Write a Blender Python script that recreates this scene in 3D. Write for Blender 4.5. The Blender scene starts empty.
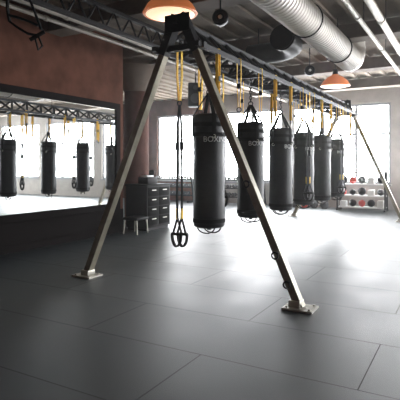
import bpy, bmesh, math, random
from mathutils import Vector, Matrix
random.seed(4)
S=bpy.context.scene
S.view_settings.view_transform='Standard'
S.view_settings.look='None'
S.view_settings.exposure=0.0

# ---------------- materials ----------------
def mat(name,col,rough=0.5,metal=0.0,noise=0.0,nscale=8.0,bump=0.0,emit=None,estr=0.0,spec=0.5,col2=None):
    m=bpy.data.materials.new(name); m.use_nodes=True
    nt=m.node_tree; b=nt.nodes['Principled BSDF']
    b.inputs['Base Color'].default_value=(*col,1); b.inputs['Roughness'].default_value=rough
    b.inputs['Metallic'].default_value=metal; b.inputs['Specular IOR Level'].default_value=spec
    if emit: 
        b.inputs['Emission Color'].default_value=(*emit,1); b.inputs['Emission Strength'].default_value=estr
    if noise>0 or bump>0:
        tc=nt.nodes.new('ShaderNodeTexCoord'); n=nt.nodes.new('ShaderNodeTexNoise')
        n.inputs['Scale'].default_value=nscale; n.inputs['Detail'].default_value=6
        nt.links.new(tc.outputs['Object'],n.inputs['Vector'])
        if noise>0:
            r=nt.nodes.new('ShaderNodeValToRGB')
            c2=col2 if col2 else tuple(min(1,c*(1+noise)) for c in col)
            c1=tuple(c*(1-noise) for c in col)
            r.color_ramp.elements[0].position=.3; r.color_ramp.elements[1].position=.7
            r.color_ramp.elements[0].color=(*c1,1); r.color_ramp.elements[1].color=(*c2,1)
            nt.links.new(n.outputs['Fac'],r.inputs['Fac']); nt.links.new(r.outputs['Color'],b.inputs['Base Color'])
        if bump>0:
            bp=nt.nodes.new('ShaderNodeBump'); bp.inputs['Strength'].default_value=bump
            bp.inputs['Distance'].default_value=.02
            nt.links.new(n.outputs['Fac'],bp.inputs['Height']); nt.links.new(bp.outputs['Normal'],b.inputs['Normal'])
    return m

M_black=mat('black_powder_steel',(.008,.008,.010),.55,spec=.3)
M_vinyl=mat('black_vinyl',(.005,.005,.007),.45,bump=.08,nscale=30,spec=.3)
M_strap=mat('black_webbing',(.008,.008,.008),.8,spec=.15)
M_yel=mat('yellow_webbing',(.9,.55,.03),.6)
M_leg=mat('worn_steel_tube',(.33,.30,.23),.45,.4,noise=.18,nscale=9)
M_plate=mat('steel_plate',(.55,.53,.47),.4,.5)
M_white=mat('white_print',(.45,.45,.45),.6)
M_white2=mat('white_plastic',(.7,.7,.68),.5)
M_brown=mat('oxblood_paint',(.13,.058,.040),.9,noise=.3,nscale=2.5,spec=.05)
M_grey=mat('pale_plaster',(.42,.39,.36),.85,noise=.1,nscale=3,spec=.2)
M_ceil=mat('ceiling_deck',(.20,.165,.13),.9,noise=.3,nscale=1.3,spec=.15)
M_beam=mat('beam_paint',(.15,.12,.095),.8,noise=.2,nscale=3,spec=.2)
M_pipe=mat('galvanised_pipe',(.50,.46,.40),.5,.3,noise=.12,nscale=5)
M_duct=mat('galvanised_duct',(.52,.49,.44),.45,.3,noise=.1,nscale=4)
M_dark=mat('dark_duct',(.012,.011,.011),.6,spec=.25)
M_conc=mat('painted_column',(.12,.055,.04),.85,noise=.2,nscale=3,spec=.1)
M_cap=mat('column_capital_paint',(.26,.21,.17),.85,noise=.15,nscale=3,spec=.1)
M_mir=mat('mirror_glass',(.9,.93,.93),.015,1.0)
M_frame=mat('dark_wood_frame',(.012,.010,.010),.8,spec=.05)
M_wframe=mat('window_frame_paint',(.30,.31,.32),.6)
M_shade=mat('orange_enamel',(.75,.22,.07),.4,emit=(1,.3,.1),estr=.25)
M_bulb=mat('lamp_glow',(1,.9,.75),.4,emit=(1,.62,.38),estr=1.3)
M_cab=mat('black_laminate',(.008,.008,.009),.6,spec=.15)
M_drawer=mat('charcoal_drawer',(.008,.008,.008),.8,spec=.05)
M_red=mat('red_rubber',(.6,.05,.035),.6)
M_shelf=mat('white_shelf',(.75,.75,.74),.5)
M_grn=mat('grey_rubber',(.05,.05,.055),.7)

def paneMat():
    m=bpy.data.materials.new('daylit_glass'); m.use_nodes=True; nt=m.node_tree
    nt.nodes.clear(); o=nt.nodes.new('ShaderNodeOutputMaterial'); e=nt.nodes.new('ShaderNodeEmission')
    e.inputs['Color'].default_value=(.96,.975,1,1); e.inputs['Strength'].default_value=26.0
    nt.links.new(e.outputs[0],o.inputs[0]); return m
M_pane=paneMat()

def floorMat():
    m=bpy.data.materials.new('rubber_mats'); m.use_nodes=True; nt=m.node_tree; b=nt.nodes['Principled BSDF']
    b.inputs['Specular IOR Level'].default_value=.5
    tc=nt.nodes.new('ShaderNodeTexCoord'); mp=nt.nodes.new('ShaderNodeMapping')
    mp.inputs['Location'].default_value=(1.85,-3.27,0)
    nt.links.new(tc.outputs['Object'],mp.inputs['Vector'])
    br=nt.nodes.new('ShaderNodeTexBrick'); br.offset=.5; br.offset_frequency=2
    br.inputs['Scale'].default_value=1; br.inputs['Brick Width'].default_value=2.4; br.inputs['Row Height'].default_value=.93
    br.inputs['Mortar Size'].default_value=.005; br.inputs['Mortar Smooth'].default_value=.1
    br.inputs['Color1'].default_value=(.038,.047,.050,1); br.inputs['Color2'].default_value=(.031,.039,.042,1)
    br.inputs['Mortar'].default_value=(.012,.014,.014,1)
    nt.links.new(mp.outputs[0],br.inputs['Vector'])
    n=nt.nodes.new('ShaderNodeTexNoise'); n.inputs['Scale'].default_value=1.6; n.inputs['Detail'].default_value=8
    nt.links.new(tc.outputs['Object'],n.inputs['Vector'])
    mx=nt.nodes.new('ShaderNodeMix'); mx.data_type='RGBA'; mx.blend_type='OVERLAY'; mx.inputs[0].default_value=.45
    nt.links.new(br.outputs['Color'],mx.inputs[6]); nt.links.new(n.outputs['Fac'],mx.inputs[7])
    nt.links.new(mx.outputs[2],b.inputs['Base Color'])
    mr=nt.nodes.new('ShaderNodeMapRange'); mr.inputs['To Min'].default_value=.36; mr.inputs['To Max'].default_value=.54
    nt.links.new(n.outputs['Fac'],mr.inputs['Value'])
    ad=nt.nodes.new('ShaderNodeMath'); ad.operation='MULTIPLY_ADD'; ad.inputs[1].default_value=.25
    nt.links.new(br.outputs['Fac'],ad.inputs[0]); nt.links.new(mr.outputs[0],ad.inputs[2]); nt.links.new(ad.outputs[0],b.inputs['Roughness'])
    n2=nt.nodes.new('ShaderNodeTexNoise'); n2.inputs['Scale'].default_value=120
    nt.links.new(tc.outputs['Object'],n2.inputs['Vector'])
    bp=nt.nodes.new('ShaderNodeBump'); bp.inputs['Strength'].default_value=.15; bp.inputs['Distance'].default_value=.01
    nt.links.new(n2.outputs['Fac'],bp.inputs['Height'])
    bp2=nt.nodes.new('ShaderNodeBump'); bp2.invert=True; bp2.inputs['Strength'].default_value=.3; bp2.inputs['Distance'].default_value=.004
    nt.links.new(br.outputs['Fac'],bp2.inputs['Height']); nt.links.new(bp.outputs['Normal'],bp2.inputs['Normal'])
    nt.links.new(bp2.outputs['Normal'],b.inputs['Normal'])
    return m
M_floor=floorMat()

# ---------------- mesh builder ----------------
class B:
    def __init__(s): s.bm=bmesh.new(); s.mats=[]
    def mi(s,m):
        if m not in s.mats: s.mats.append(m)
        return s.mats.index(m)
    def quad(s,vs,k):
        try: f=s.bm.faces.new(vs); f.material_index=k; f.smooth=True
        except ValueError: pass
    def box(s,lo,hi,m,rot=None,bevel=0):
        k=s.mi(m); c=(Vector(lo)+Vector(hi))/2; h=(Vector(hi)-Vector(lo))/2
        r=bmesh.ops.create_cube(s.bm,size=1)
        vs=r['verts']
        for v in vs:
            p=Vector((v.co.x*2*h.x,v.co.y*2*h.y,v.co.z*2*h.z))
            if rot: p=rot@p
            v.co=c+p
        fs=set(f for v in vs for f in v.link_faces)
        for f in fs: f.material_index=k; f.smooth=True
        if bevel>0:
            es=list(set(e for v in vs for e in v.link_edges))
            r=bmesh.ops.bevel(s.bm,geom=es,offset=bevel,segments=2,affect='EDGES',profile=.5)
            for f in r['faces']: f.material_index=k; f.smooth=True
    def sweep(s,path,sec,m,up=(0,0,1),scales=None,closed=False,cap=True):
        k=s.mi(m); P=[Vector(p) for p in path]; n=len(P); up=Vector(up); rings=[]
        for i,p in enumerate(P):
            if closed: t=(P[(i+1)%n]-P[i-1])
            else: t=P[min(i+1,n-1)]-P[max(i-1,0)]
            t.normalize(); u=up
            if abs(t.dot(u))>.98: u=Vector((1,0,0)) if abs(t.x)<.9 else Vector((0,1,0))
            a=t.cross(u).normalized(); b=a.cross(t).normalized()
            sc=scales[i] if scales else 1
            rings.append([s.bm.verts.new(p+a*q[0]*sc+b*q[1]*sc) for q in sec])
        q=len(sec)
        rng=range(n if closed else n-1)
        for i in rng:
            A=rings[i]; C=rings[(i+1)%n]
            for j in range(q): s.quad([A[j],A[(j+1)%q],C[(j+1)%q],C[j]],k)
        if cap and not closed:
            s.quad(list(reversed(rings[0])),k); s.quad(rings[-1],k)
    def tube(s,path,r,m,seg=10,**kw):
        sec=[(r*math.cos(2*math.pi*j/seg),r*math.sin(2*math.pi*j/seg)) for j in range(seg)]
        s.sweep(path,sec,m,**kw)
    def strap(s,path,w,t,m,up=(0,1,0),**kw):
        s.sweep(path,[(-t/2,-w/2),(t/2,-w/2),(t/2,w/2),(-t/2,w/2)],m,up=up,**kw)
    def bar(s,a,b,w,h,m,up=(0,1,0)):
        s.sweep([a,b],[(-w/2,-h/2),(w/2,-h/2),(w/2,h/2),(-w/2,h/2)],m,up=up)
    def lathe(s,prof,c,m,seg=32,axis='Z'):
        k=s.mi(m); c=Vector(c); rings=[]
        for r,z in prof:
            ring=[]
            for j in range(seg):
                a=2*math.pi*j/seg; x=r*math.cos(a); y=r*math.sin(a)
                v={'Z':(x,y,z),'Y':(x,z,y),'X':(z,x,y)}[axis]
                ring.append(s.bm.verts.new(c+Vector(v)))
            rings.append(ring)
        for A,C in zip(rings,rings[1:]):
            for j in range(seg): s.quad([A[j],A[(j+1)%seg],C[(j+1)%seg],C[j]],k)
        for e in (rings[0],rings[-1]): s.quad(e,k)
    def ball(s,c,r,m,seg=20):
        n=10; s.lathe([(max(r*math.sin(math.pi*i/n),.0008),-r*math.cos(math.pi*i/n)) for i in range(n+1)],c,m,seg)
    def torus(s,c,R,r,m,ax='Y',seg=20,sx=1,sz=1):
        pts=[]
        for j in range(seg):
            a=2*math.pi*j/seg; x=R*math.cos(a)*sx; z=R*math.sin(a)*sz
            v={'Y':(x,0,z),'X':(0,x,z),'Z':(x,z,0)}[ax]; pts.append(Vector(c)+Vector(v))
        up={'Y':(0,1,0),'X':(1,0,0),'Z':(0,0,1)}[ax]
        s.tube(pts,r,m,seg=8,closed=True,up=up)
    def mesh(s,name):
        bmesh.ops.recalc_face_normals(s.bm,faces=s.bm.faces)
        me=bpy.data.meshes.new(name); s.bm.to_mesh(me); s.bm.free()
        for m in s.mats: me.materials.append(m)
        me.set_sharp_from_angle(angle=math.radians(35)); return me
    def obj(s,name,loc=(0,0,0)):
        o=bpy.data.objects.new(name,s.mesh(name)); o.location=loc
        S.collection.objects.link(o); return o
def inst(o,loc,rz=0):
    n=bpy.data.objects.new(o.name.split('.')[0],o.data); n.location=loc; n.rotation_euler=(0,0,rz)
    S.collection.objects.link(n); return n

# ---------------- room ----------------
XL,XM,XR,YF,YB,H=-14.0,-6.8,9.0,-4.0,17.0,4.3
b=B(); b.box((XL-.2,YF-.2,-.12),(XR+.2,YB+.2,0),M_floor); b.obj('floor')
b=B(); b.box((XL-.2,YF-.2,H),(XR+.2,YB+.2,H+.15),M_ceil)
x=XL+.3
while x<XR: 
    b.box((x,YF,H-.05),(x+.12,YB,H),M_ceil); x+=.42
b.obj('ceiling')
wins=[(-11.8,-9.7),(-8.6,-6.1),(-5.75,-2.3),(-1.9,1.4),(1.9,5.1),(5.6,8.5)]
SILL,HEAD=.85,3.62
b=B(); xs=[XL]+[v for w in wins for v in w]+[XR]
b.box((XL,YB,0),(-9.2,YB+.25,SILL),M_brown); b.box((-9.2,YB,0),(XR,YB+.25,SILL),M_grey)
b.box((XL,YB,HEAD),(-9.2,YB+.25,H),M_brown); b.box((-9.2,YB,HEAD),(XR,YB+.25,H),M_grey)
for i in range(0,len(xs),2): b.box((xs[i],YB,SILL),(xs[i+1],YB+.25,HEAD),M_brown if i<2 else M_grey)
b.obj('wall_back')
def window(name,x0,x1,y,z0,z1,n):
    b=B(); f=.08
    b.box((x0,y+.06,z0),(x0+f,y+.16,z1),M_wframe); b.box((x1-f,y+.06,z0),(x1,y+.16,z1),M_wframe)
    b.box((x0+f,y+.06,z0),(x1-f,y+.16,z0+f),M_wframe); b.box((x0+f,y+.06,z1-f),(x1-f,y+.16,z1),M_wframe)
    for i in range(1,n):
        xx=x0+(x1-x0)*i/n; b.box((xx-.045,y+.08,z0+f),(xx+.045,y+.15,z1-f),M_wframe)
    zz=z0+(z1-z0)*.62; b.box((x0+f,y+.09,zz-.03),(x1-f,y+.14,zz+.03),M_wframe)
    b.box((x0+f,y+.17,z0+f),(x1-f,y+.18,z1-f),M_pane)
    b.box((x0-.03,y-.08,z0-.05),(x1+.03,y+.05,z0),M_wframe)
    return b.obj(name)
for i,(a,c) in enumerate(wins): window('window_%d'%(i+1),a,c,YB,SILL,HEAD,2 if c-a<2.6 else 3)
b=B(); b.box((XM-.2,YF,0),(XM,8.45,H),M_brown); b.box((XM,YF,.14),(XM+.015,8.45,.52),M_frame); b.obj('wall_left')
b=B(); b.box((XL-.2,YF,0),(XL,YB,H),M_brown); b.obj('wall_alcove')
fill_wins=[(7.5,10.8),(12.0,15.3)]  # right-wall windows out of view, added for more fill light
b=B(); ys=[YF]+[v for w in fill_wins for v in w]+[YB]
b.box((XR,YF,0),(XR+.25,YB,SILL),M_grey); b.box((XR,YF,HEAD),(XR+.25,YB,H),M_grey)
for i in range(0,len(ys),2): b.box((XR,ys[i],SILL),(XR+.25,ys[i+1],HEAD),M_grey)
b.obj('wall_right')
for i,(a,c) in enumerate(fill_wins):
    o=window('window_%d'%(i+7),-c,-a,0,SILL,HEAD,3)
    o.rotation_euler=(0,0,-math.pi/2); o.location=(XR,0,0)
b=B(); b.box((XL,YF-.2,0),(XR,YF,H),M_brown); b.obj('wall_front')
b=B(); b.box((XM,YF,0),(XM+.025,8.45,.14),M_frame); b.obj('baseboard_left')
b=B()
for y in (3.4,6.4,9.6,12.8,15.8): 
    b.box((XM,y-.13,H-.32),(XR,y+.13,H-.051),M_beam); b.box((XM,y-.2,H-.35),(XR,y+.2,H-.32),M_beam)
b.obj('trim_1')  # transverse ceiling beams with wider bottom flanges
def column(x,y):
    b=B(); b.lathe([(.31,0),(.31,3.35)],(0,0,0),M_conc,40)
    b.lathe([(.31,3.35),(.34,3.4),(.42,3.55),(.6,3.85),(.72,3.95),(.72,4.05)],(0,0,0),M_cap,40)
    b.box((-.85,-.85,4.05),(.85,.85,H-.051),M_cap)
    return b.obj('concrete_column',(x,y,0))
column(-7.4,9.75)

b=B(); y0,y1,z0,z1=-1.0,8.15,.66,2.72
for i in range(5):
    ya=y0+(y1-y0)*i/5; yb=y0+(y1-y0)*(i+1)/5
    b.box((XM+.01,ya+.004,z0),(XM+.04,yb-.004,z1),M_mir)
f=.13
b.box((XM+.001,y0-f,z1),(XM+.07,y1+f,z1+f),M_frame); b.box((XM+.001,y0-f,z0-f),(XM+.07,y1+f,z0),M_frame)
b.box((XM+.001,y0-f,z0),(XM+.07,y0,z1),M_frame); b.box((XM+.001,y1,z0),(XM+.07,y1+f,z1),M_frame)
b.obj('wall_mirror')

# ---------------- boxing rig ----------------
AX=-3.02; YA,YE=4.83,13.5
b=B()
TZ,BZ,BW=3.2,2.9,.3
b.bar((AX,YA-.12,TZ),(AX,YE+.12,TZ),.06,.06,M_black,up=(0,0,1))
for s in (-1,1): b.bar((AX+s*BW,YA-.12,BZ),(AX+s*BW,YE+.12,BZ),.055,.055,M_black,up=(0,0,1))
N=18; dy=(YE-YA)/N
for i in range(N):
    ya=YA+i*dy; ym=ya+dy/2; yb=ya+dy
    for s in (-1,1):
        b.tube([(AX+s*BW,ya,BZ),(AX,ym,TZ)],.026,M_black,8); b.tube([(AX,ym,TZ),(AX+s*BW,yb,BZ)],.026,M_black,8)
    if i%2==0: b.tube([(AX-BW,ya,BZ),(AX+BW,yb,BZ)],.024,M_black,8)
    else: b.tube([(AX+BW,ya,BZ),(AX-BW,yb,BZ)],.024,M_black,8)
for y in (YA,YE):
    b.bar((AX-BW-.05,y,BZ),(AX+BW+.05,y,BZ),.07,.07,M_black)
    for s in (-1,1):
        top=Vector((AX+s*.05,y,TZ+.06)); foot=Vector((AX+s*1.48,y,.015)); d=foot-top
        b.bar(top,foot,.085,.1,M_leg)
        b.bar(top-d*.01,top+d*.13,.105,.125,M_black)
        b.box((foot.x-.16,y-.13,0.001),(foot.x+.16,y+.13,.02),M_plate)
        b.box((foot.x-.05*1-.03*s-.03,y-.07,.02),(foot.x-.03*s+.05,y+.07,.09),M_plate,bevel=.01)
        for bx in (-.12,.12):
            for by in (-.09,.09): b.lathe([(.014,.02),(.014,.035)],(foot.x+bx,y+by,0),M_plate,8)
        for yy in (y-.07,): b.box((AX-.17,yy-.006,TZ-.12),(AX+.17,yy+.006,TZ+.09),M_black)
for t in (.83,.92,.60):
    top=Vector((AX+.05,YA,TZ+.06)); foot=Vector((AX+1.48,YA,.015)); p=top.lerp(foot,t)
    b.tube([p,p+Vector((.02,-.08,0))],.012,M_black,8); b.torus(p+Vector((.0,-.1,-.02)),.035,.009,M_black,'Y',14)
b.obj('boxing_bag_rig')

# ---------------- punching bag ----------------
def bagmesh():
    b=B(); r=.21; h=1.5
    pr=[(.001,.004),(r*.6,.0),(r-.035,.006),(r-.012,.02),(r-.002,.045),(r,.08)]
    for i in range(1,10): pr.append((r+.004*math.sin(i*1.7),.08+i*(h-.16)/10))
    pr+=[(r,h-.08),(r-.002,h-.04),(r-.012,h-.015),(r-.03,h),(r*.55,h+.008),(.001,h+.01)]
    b.lathe(pr,(0,0,0),M_vinyl,40)
    for z in (.10,h-.14,h-.27): b.lathe([(r+.001,z-.028),(r+.008,z-.024),(r+.008,z+.024),(r+.001,z+.028)],(0,0,0),M_strap,40)
    top=h+.28
    for a in range(4):
        an=math.pi/4+a*math.pi/2; c,s=math.cos(an),math.sin(an)
        up=(-s,c,0)
        b.strap([(c*(r+.012),s*(r+.012),h-.3),(c*(r+.010),s*(r+.010),h-.03),(c*(r*.85),s*(r*.85),h+.04),(c*.02,s*.02,top)],.05,.008,M_strap,up=up)
        b.torus((c*(r+.016),s*(r+.016),h-.3),.022,.005,M_plate,'Y',12)
    b.torus((0,0,top+.02),.035,.009,M_black,'Y',14)
    z=top+.07; ax=0
    while z<2.9-.67-.03:
        b.torus((0,0,z),.02,.006,M_black,'XY'[ax%2],12,sz=1.5); z+=.043; ax+=1
    b.bar((-.32,0,2.9-.67),(.32,0,2.9-.67),.05,.05,M_black)
    for s in (-1,1):
        pts=[(s*.02+ .13*math.cos(a),.05*s,.01-.085*math.sin(a)) for a in [math.pi*i/12 for i in range(13)]]
        b.tube(pts,.009,M_strap,6,up=(0,1,0))
    b.lathe([(.03,-.03),(.03,.01)],(0,0,0),M_strap,12)
    cu=bpy.data.curves.new('t','FONT'); cu.body='BOXING'; cu.size=.1; cu.align_x='CENTER'
    to=bpy.data.objects.new('t',cu); S.collection.objects.link(to)
    bpy.context.view_layer.update()
    me=bpy.data.meshes.new_from_object(to.evaluated_get(bpy.context.evaluated_depsgraph_get()))
    k=b.mi(M_white); R=r+.0095
    for a0 in (-.55,):
        vs=[]
        for v in me.vertices:
            a=a0+v.co.x*1.0/R
            vs.append(b.bm.verts.new((R*math.cos(a),R*math.sin(a),1.13+v.co.y)))
        for p in me.polygons:
            try:
                f=b.bm.faces.new([vs[i] for i in p.vertices]); f.material_index=k
            except ValueError: pass
    bpy.data.objects.remove(to)
    return b
Y0=5.56; DY=1.38
bag=bagmesh().obj('punching_bag',(AX,Y0,.67))
for i in range(1,6): inst(bag,(AX,Y0+DY*i,.67),[0,.1,.5,.3,.9,.2][i])

# ---------------- yellow anchor straps ----------------
def anchor():
    b=B(); L=.62
    b.strap([(-.025,0,.03),(-.028,0,-.2),(-.012,0,-L)],.04,.008,M_yel,up=(0,1,0))
    b.strap([(.025,0,.03),(.028,0,-.2),(.012,0,-L)],.04,.008,M_yel,up=(0,1,0))
    b.strap([(-.03,0,.03),(0,0,.045),(.03,0,.03)],.04,.006,M_yel,up=(0,1,0))
    b.torus((0,0,-L-.03),.03,.007,M_black,'Y',14)
    b.strap([(-.0,0,-.3),(.002,0,-.36)],.06,.05,M_black,up=(0,1,0))
    return b
an=anchor().obj('anchor_strap',(AX-.3,Y0+.3,BZ))
k=0
for i in range(6):
    for s,dyy in ((-1,.33),(1,.30),(1,-.32)):
        if i==0 and s==-1: continue
        inst(an,(AX+s*.3,Y0+DY*i+dyy,BZ),math.pi/2 if k%2 else .3); k+=1

def trainer(top,bot,yellow=.62):
    b=B(); 
    b.strap([(-.03,0,top),(-.035,0,top-yellow*.5),(-.01,0,top-yellow)],.04,.008,M_yel)
    b.strap([(.03,0,top),(.035,0,top-yellow*.5),(.01,0,top-yellow)],.04,.008,M_yel)
    b.torus((0,0,top-yellow-.03),.03,.008,M_black,'Y',14)
    z=top-yellow-.05
    for s in (-1,1):
        b.strap([(0,0,z),(s*.03,0,z-.25),(s*.035,0,bot+.62),(s*.03,0,bot+.36)],.036,.012,M_strap)
        b.box((s*.035-.022,-.02,z-.55),(s*.035+.022,.02,z-.45),M_black,bevel=.006)
        b.strap([(s*.034,0,bot+.47),(s*.032,0,bot+.34)],.04,.014,M_yel)
        b.strap([(s*.03,0,bot+.36),(s*.03-.05,0,bot+.2),(s*.03-.06,0,bot+.16)],.03,.012,M_strap)
        b.strap([(s*.03,0,bot+.36),(s*.03+.05,0,bot+.2),(s*.03+.06,0,bot+.16)],.03,.012,M_strap)
        b.tube([(s*.03-.07,s*.02,bot+.16),(s*.03+.07,s*.02,bot+.16)],.018,M_strap,12)
        pts=[(s*.03+.065*math.cos(a),s*.02,bot+.16+.15*math.sin(a)) for a in [math.pi+math.pi*i/12 for i in range(13)]]
        b.strap(pts,.035,.022,M_strap)
    return b
trainer(BZ,.5).obj('suspension_trainer',(AX-.05,4.90,0))
for dx,y,bt in ((-.3,Y0+.95,.85),(.3,Y0+DY*2+.7,.8),(.3,Y0+DY*4+.7,.8),(-.3,Y0+DY*3+.7,.8)):
    trainer(BZ,bt).obj('suspension_trainer',(AX+dx,y,0))
b=B(); 
P=lambda x,z,d=0:(x,d,z)
b.strap([P(0,1.56),P(.0,.35),P(.02,.24),P(.1,.18),P(.2,.12),P(.3,.1)],.04,.02,M_strap)
b.strap([P(.16,1.56),P(.2,.5),P(.3,.24),P(.33,.16)],.03,.02,M_strap)
b.strap([P(.02,.3),P(.16,.26),P(.3,.2)],.03,.02,M_strap)
b.tube([P(.22,.06),P(.36,.14)],.02,M_strap,12); b.strap([P(.3,.1),P(.34,.0),P(.3,-.04),P(.27,.08)],.025,.014,M_strap)
b.box((-.05,-.04,1.545),(.2,.04,1.585),M_black)
o=b.obj('ceiling_suspension_trainer',(-3.92,3.1,2.66)); o.rotation_euler=(0,0,math.radians(29.6))

# ---------------- ceiling services ----------------
def pipe(name,x,z,r,y0,y1,m,hang=True):
    b=B(); b.tube([(x,y0,z),(x,y1,z)],r,m,16)
    y=y0+.6
    while y<y1-.6:
        b.lathe([(r+.012,-.03),(r+.012,.03)],(x,y,z),m,16,'Y')
        b.tube([(x,y+.5,z+r*.5),(x,y+.5,H-.055)],.008,M_black,6); y+=2.4
    b.obj(name)
pipe('overhead_pipe',-5.45,3.82,.055,0,YB-.1,M_pipe)
pipe('overhead_pipe',-5.9,3.85,.035,0,YB-.1,M_pipe)
pipe('overhead_pipe',-1.55,3.85,.04,0,YB-.1,M_pipe)
pipe('overhead_pipe',-1.2,3.75,.055,0,YB-.1,M_pipe)
b=B()
x=-4.85
b.bar((x,0,3.9),(x,YB-.05,3.9),.08,.05,M_dark,up=(0,0,1)); b.bar((x,0,3.6),(x,YB-.05,3.6),.08,.05,M_dark,up=(0,0,1))
y=0
while y<YB-.4: b.tube([(x,y,3.6),(x,y+.2,3.9),(x,y+.4,3.6)],.018,M_dark,6); y+=.4
b.obj('open_web_joist')
b=B(); path=[];sc=[];y=1.0;i=0
DZ=3.68
while y<10.0:
    for d,s_ in ((0,1),(.035,1.0),(.045,1.045),(.06,1.045)): path.append((-2.15,y+d,DZ)); sc.append(s_)
    y+=.095
for i in range(1,13):
    a=math.pi/2*i/12; path.append((-2.15,y+.34*math.sin(a),DZ+.34*(1-math.cos(a)))); sc.append(1.04 if i%2 else 1)
path.append((-2.15,y+.34,H-.06)); sc.append(1)
b.tube(path,.24,M_duct,28,scales=sc,up=(1,0,0))
for yy in (3,5,7,9): b.torus((-2.15,yy,DZ),.26,.012,M_dark,'Y',24); b.tube([(-2.15,yy,DZ+.25),(-2.15,yy,H-.055)],.01,M_dark,6)
b.obj('spiral_duct')
b=B(); FX=.5; FZ=3.73; path=[(-4.4+FX,8.9,FZ),(-3.9+FX,8.9,FZ)]
for i in range(1,13):
    a=math.pi/2*i/12; path.append((-3.9+FX+.55*math.sin(a),8.9-.55*(1-math.cos(a)),FZ))
path.append((-3.35+FX,7.9,FZ)); b.tube(path,.2,M_dark,24)
b.lathe([(.23,-.03),(.23,.03)],(-3.35+FX,7.95,FZ),M_dark,24,'Y')
b.tube([(-4.2+FX,8.9,FZ+.18),(-4.2+FX,8.9,H-.055)],.01,M_black,6)
b.obj('flexible_duct')

def lamp(x,y):
    b=B(); z=3.52
    b.lathe([(.36,0),(.37,.015),(.36,.03),(.31,.12),(.2,.22),(.1,.27),(.07,.3)],(0,0,z),M_shade,36)
    b.lathe([(.335,.004),(.3,-.012),(.15,-.02),(.001,-.022)],(0,0,z),M_bulb,36)
    b.lathe([(.07,.3),(.07,.42),(.02,.44)],(0,0,z),M_dark,16); b.tube([(0,0,z+.44),(0,0,H-.055)],.01,M_dark,6)
    return b.obj('high_bay_lamp',(x,y,0))
lamp(-3.5,5.35); lamp(-3.0,12.3)
def pend(x,y):
    b=B(); z=3.6
    b.lathe([(.001,-.06),(.06,-.06),(.065,-.05),(.1,-.07),(.115,-.05),(.115,.03),(.09,.08),(.03,.1),(.001,.1)],(0,0,z),M_black,28,'Y')
    b.tube([(0,0,z+.1),(0,0,H-.055)],.012,M_black,8)
    b.lathe([(.03,-.066),(.02,-.072),(.001,-.075)],(0,0,z),M_plate,16,'Y')
    o=b.obj('pendant_speaker',(x,y,0)); o.rotation_euler=(0,0,.4)
pend(-3.1,6.05); pend(-3.1,10.4)
b=B(); b.box((-.19,-.17,-.3),(.19,.17,.3),M_black,bevel=.02)
b.lathe([(.13,-.178),(.11,-.172),(.03,-.165),(.001,-.165)],(0,0,-.1),M_grn,24,'Y'); b.lathe([(.06,-.178),(.03,-.172),(.001,-.17)],(0,0,.17),M_grn,20,'Y')
b.tube([(0,0,.3),(0,0,H-3.3-.055)],.018,M_black,8)
o=b.obj('loudspeaker',(-6.15,10.6,3.3)); o.rotation_euler=(0,0,.5)

# ---------------- cabinet ----------------
b=B(); w,d,h=.95,.6,1.02
b.box((0,0,.06),(d,w,h),M_cab,bevel=.006); b.box((.03,.03,0),(d-.04,w-.03,.06),M_black)
b.box((-.02,-.02,h),(d+.02,w+.02,h+.035),M_cab,bevel=.006)
for i in range(4):
    z=.12+i*.22; b.box((d,.05,z),(d+.015,.46,z+.2),M_drawer,bevel=.004); b.box((d,.49,z),(d+.015,.9,z+.2),M_drawer,bevel=.004)
    for yy in (.17,.61): b.box((d+.02,yy,z+.13),(d+.035,yy+.15,z+.15),M_plate)
b.obj('storage_cabinet',(-6.95,8.75,0))
b=B(); b.box((-.14,-.2,0),(.14,.2,.16),M_cab,bevel=.01); b.box((-.1,-.16,.16),(.1,.1,.2),M_white2,bevel=.005)
b.lathe([(.06,.16),(.06,.3),(.04,.32)],(0,.15,0),M_drawer,16)
b.obj('stereo_receiver',(-6.65,9.2,1.056))
b=B(); b.box((-.2,-.22,.3),(.2,.22,.36),M_cab,bevel=.02)
for sx in (-.16,.16):
    for sy in (-.18,.18): b.tube([(sx,sy,.3),(sx*1.15,sy*1.1,.0)],.015,M_plate,10)
b.obj('low_stool',(-6.4,8.4,0))

# ---------------- dumbbell rack ----------------
def dumbrack(x,y):
    b=B(); W=1.9
    for sx in (-W/2,W/2-.06):
        b.box((sx,-.28,0),(sx+.06,.28,.06),M_black); b.bar((sx+.03,.2,.05),(sx+.03,.02,1.0),.06,.06,M_black,up=(1,0,0))
    for j,(z,yo) in enumerate(((.25,-.02),(.58,.04),(.9,.1))):
        for dd in (-.11,.09): b.box((-W/2,yo+dd-.02,z),(W/2,yo+dd+.02,z+.04),M_black)
        n=7
        for i in range(n):
            xx=-W/2+.2+i*(W-.4)/(n-1); r=.075-.01*j
            b.tube([(xx,yo-.14,z+.04+r),(xx,yo+.12,z+.04+r)],.016,M_plate,8)
            for e in (-.14,.06): b.lathe([(r*.8,e),(r,e+.015),(r,e+.065),(r*.8,e+.08)],(xx,yo,z+.04+r),M_grn,8,'Y')
    b.obj('dumbbell_rack',(x,y,0))
dumbrack(-10.7,16.5); dumbrack(-7.6,16.5)
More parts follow.
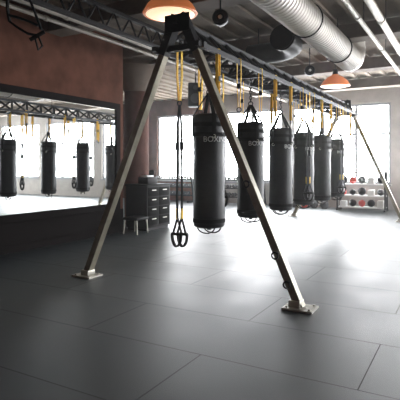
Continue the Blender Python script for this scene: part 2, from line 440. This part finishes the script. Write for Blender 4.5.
def ballrack(x,y,seed):
    random.seed(seed); b=B(); W=1.5
    for sx in (-W/2,W/2):
        for sy in (-.2,.2): b.bar((sx,sy,0),(sx,sy,1.3),.06,.06,M_black)
        b.box((sx-.03,-.3,0),(sx+.03,.3,.05),M_black)
    ks=0
    for z in (.12,.5,.88,1.26):
        b.box((-W/2,-.2,z-.02),(W/2,.2,z),M_shelf); b.box((-W/2,-.22,z-.03),(W/2,-.2,z+.01),M_shelf)
        if z<1.2:
            xx=-W/2+.16
            while xx<W/2-.1:
                c='WBRBWRBBWBBRBWB'[ks%15]; ks+=1
                if c=='W':
                    hh=random.uniform(.16,.26); b.box((xx-.1,-.15,z),(xx+.1,.13,z+hh),M_shelf,bevel=.015)
                else:
                    r=random.uniform(.10,.14); b.ball((xx,-.02,z+r),r,M_red if c=='R' else M_vinyl)
                xx+=.295
    b.obj('equipment_rack',(x,y,0))
ballrack(-3.1,16.3,3); ballrack(-1.1,16.3,5)
def kb(x,y,s,m):
    b=B(); r=.11*s; b.ball((0,0,r*.95),r,m); b.lathe([(r*.6,0),(r*.7,.02)],(0,0,0),m,16)
    b.tube([(r*.75*math.cos(a),0,r*1.6+r*.85*math.sin(a)) for a in [math.pi*i/12 for i in range(13)]],.016*s,m,8,up=(0,1,0))
    b.obj('kettlebell',(x,y,0))
for i,xx in enumerate((-5.4,-5.05,-4.7,-4.35)): kb(xx,16.3,1.0+.12*i,[M_grn,M_red,M_black,M_grn][i])

# ---------------- light ----------------
w=bpy.data.worlds.new('World'); S.world=w; w.use_nodes=True
nt=w.node_tree
nt.nodes['Background'].inputs[0].default_value=(.8,.9,1,1); nt.nodes['Background'].inputs[1].default_value=1.0
vs=nt.nodes.new('ShaderNodeVolumeScatter'); vs.inputs['Density'].default_value=.0028; vs.inputs['Anisotropy'].default_value=.78
nt.links.new(vs.outputs[0],nt.nodes['World Output'].inputs['Volume'])

cam=bpy.data.cameras.new('Camera'); cam.lens=42.75; cam.sensor_width=36; cam.shift_y=-.0875
o=bpy.data.objects.new('Camera',cam); o.location=(0,0,1.5); o.rotation_euler=(math.radians(90),0,math.radians(29.6))
S.collection.objects.link(o); S.camera=o
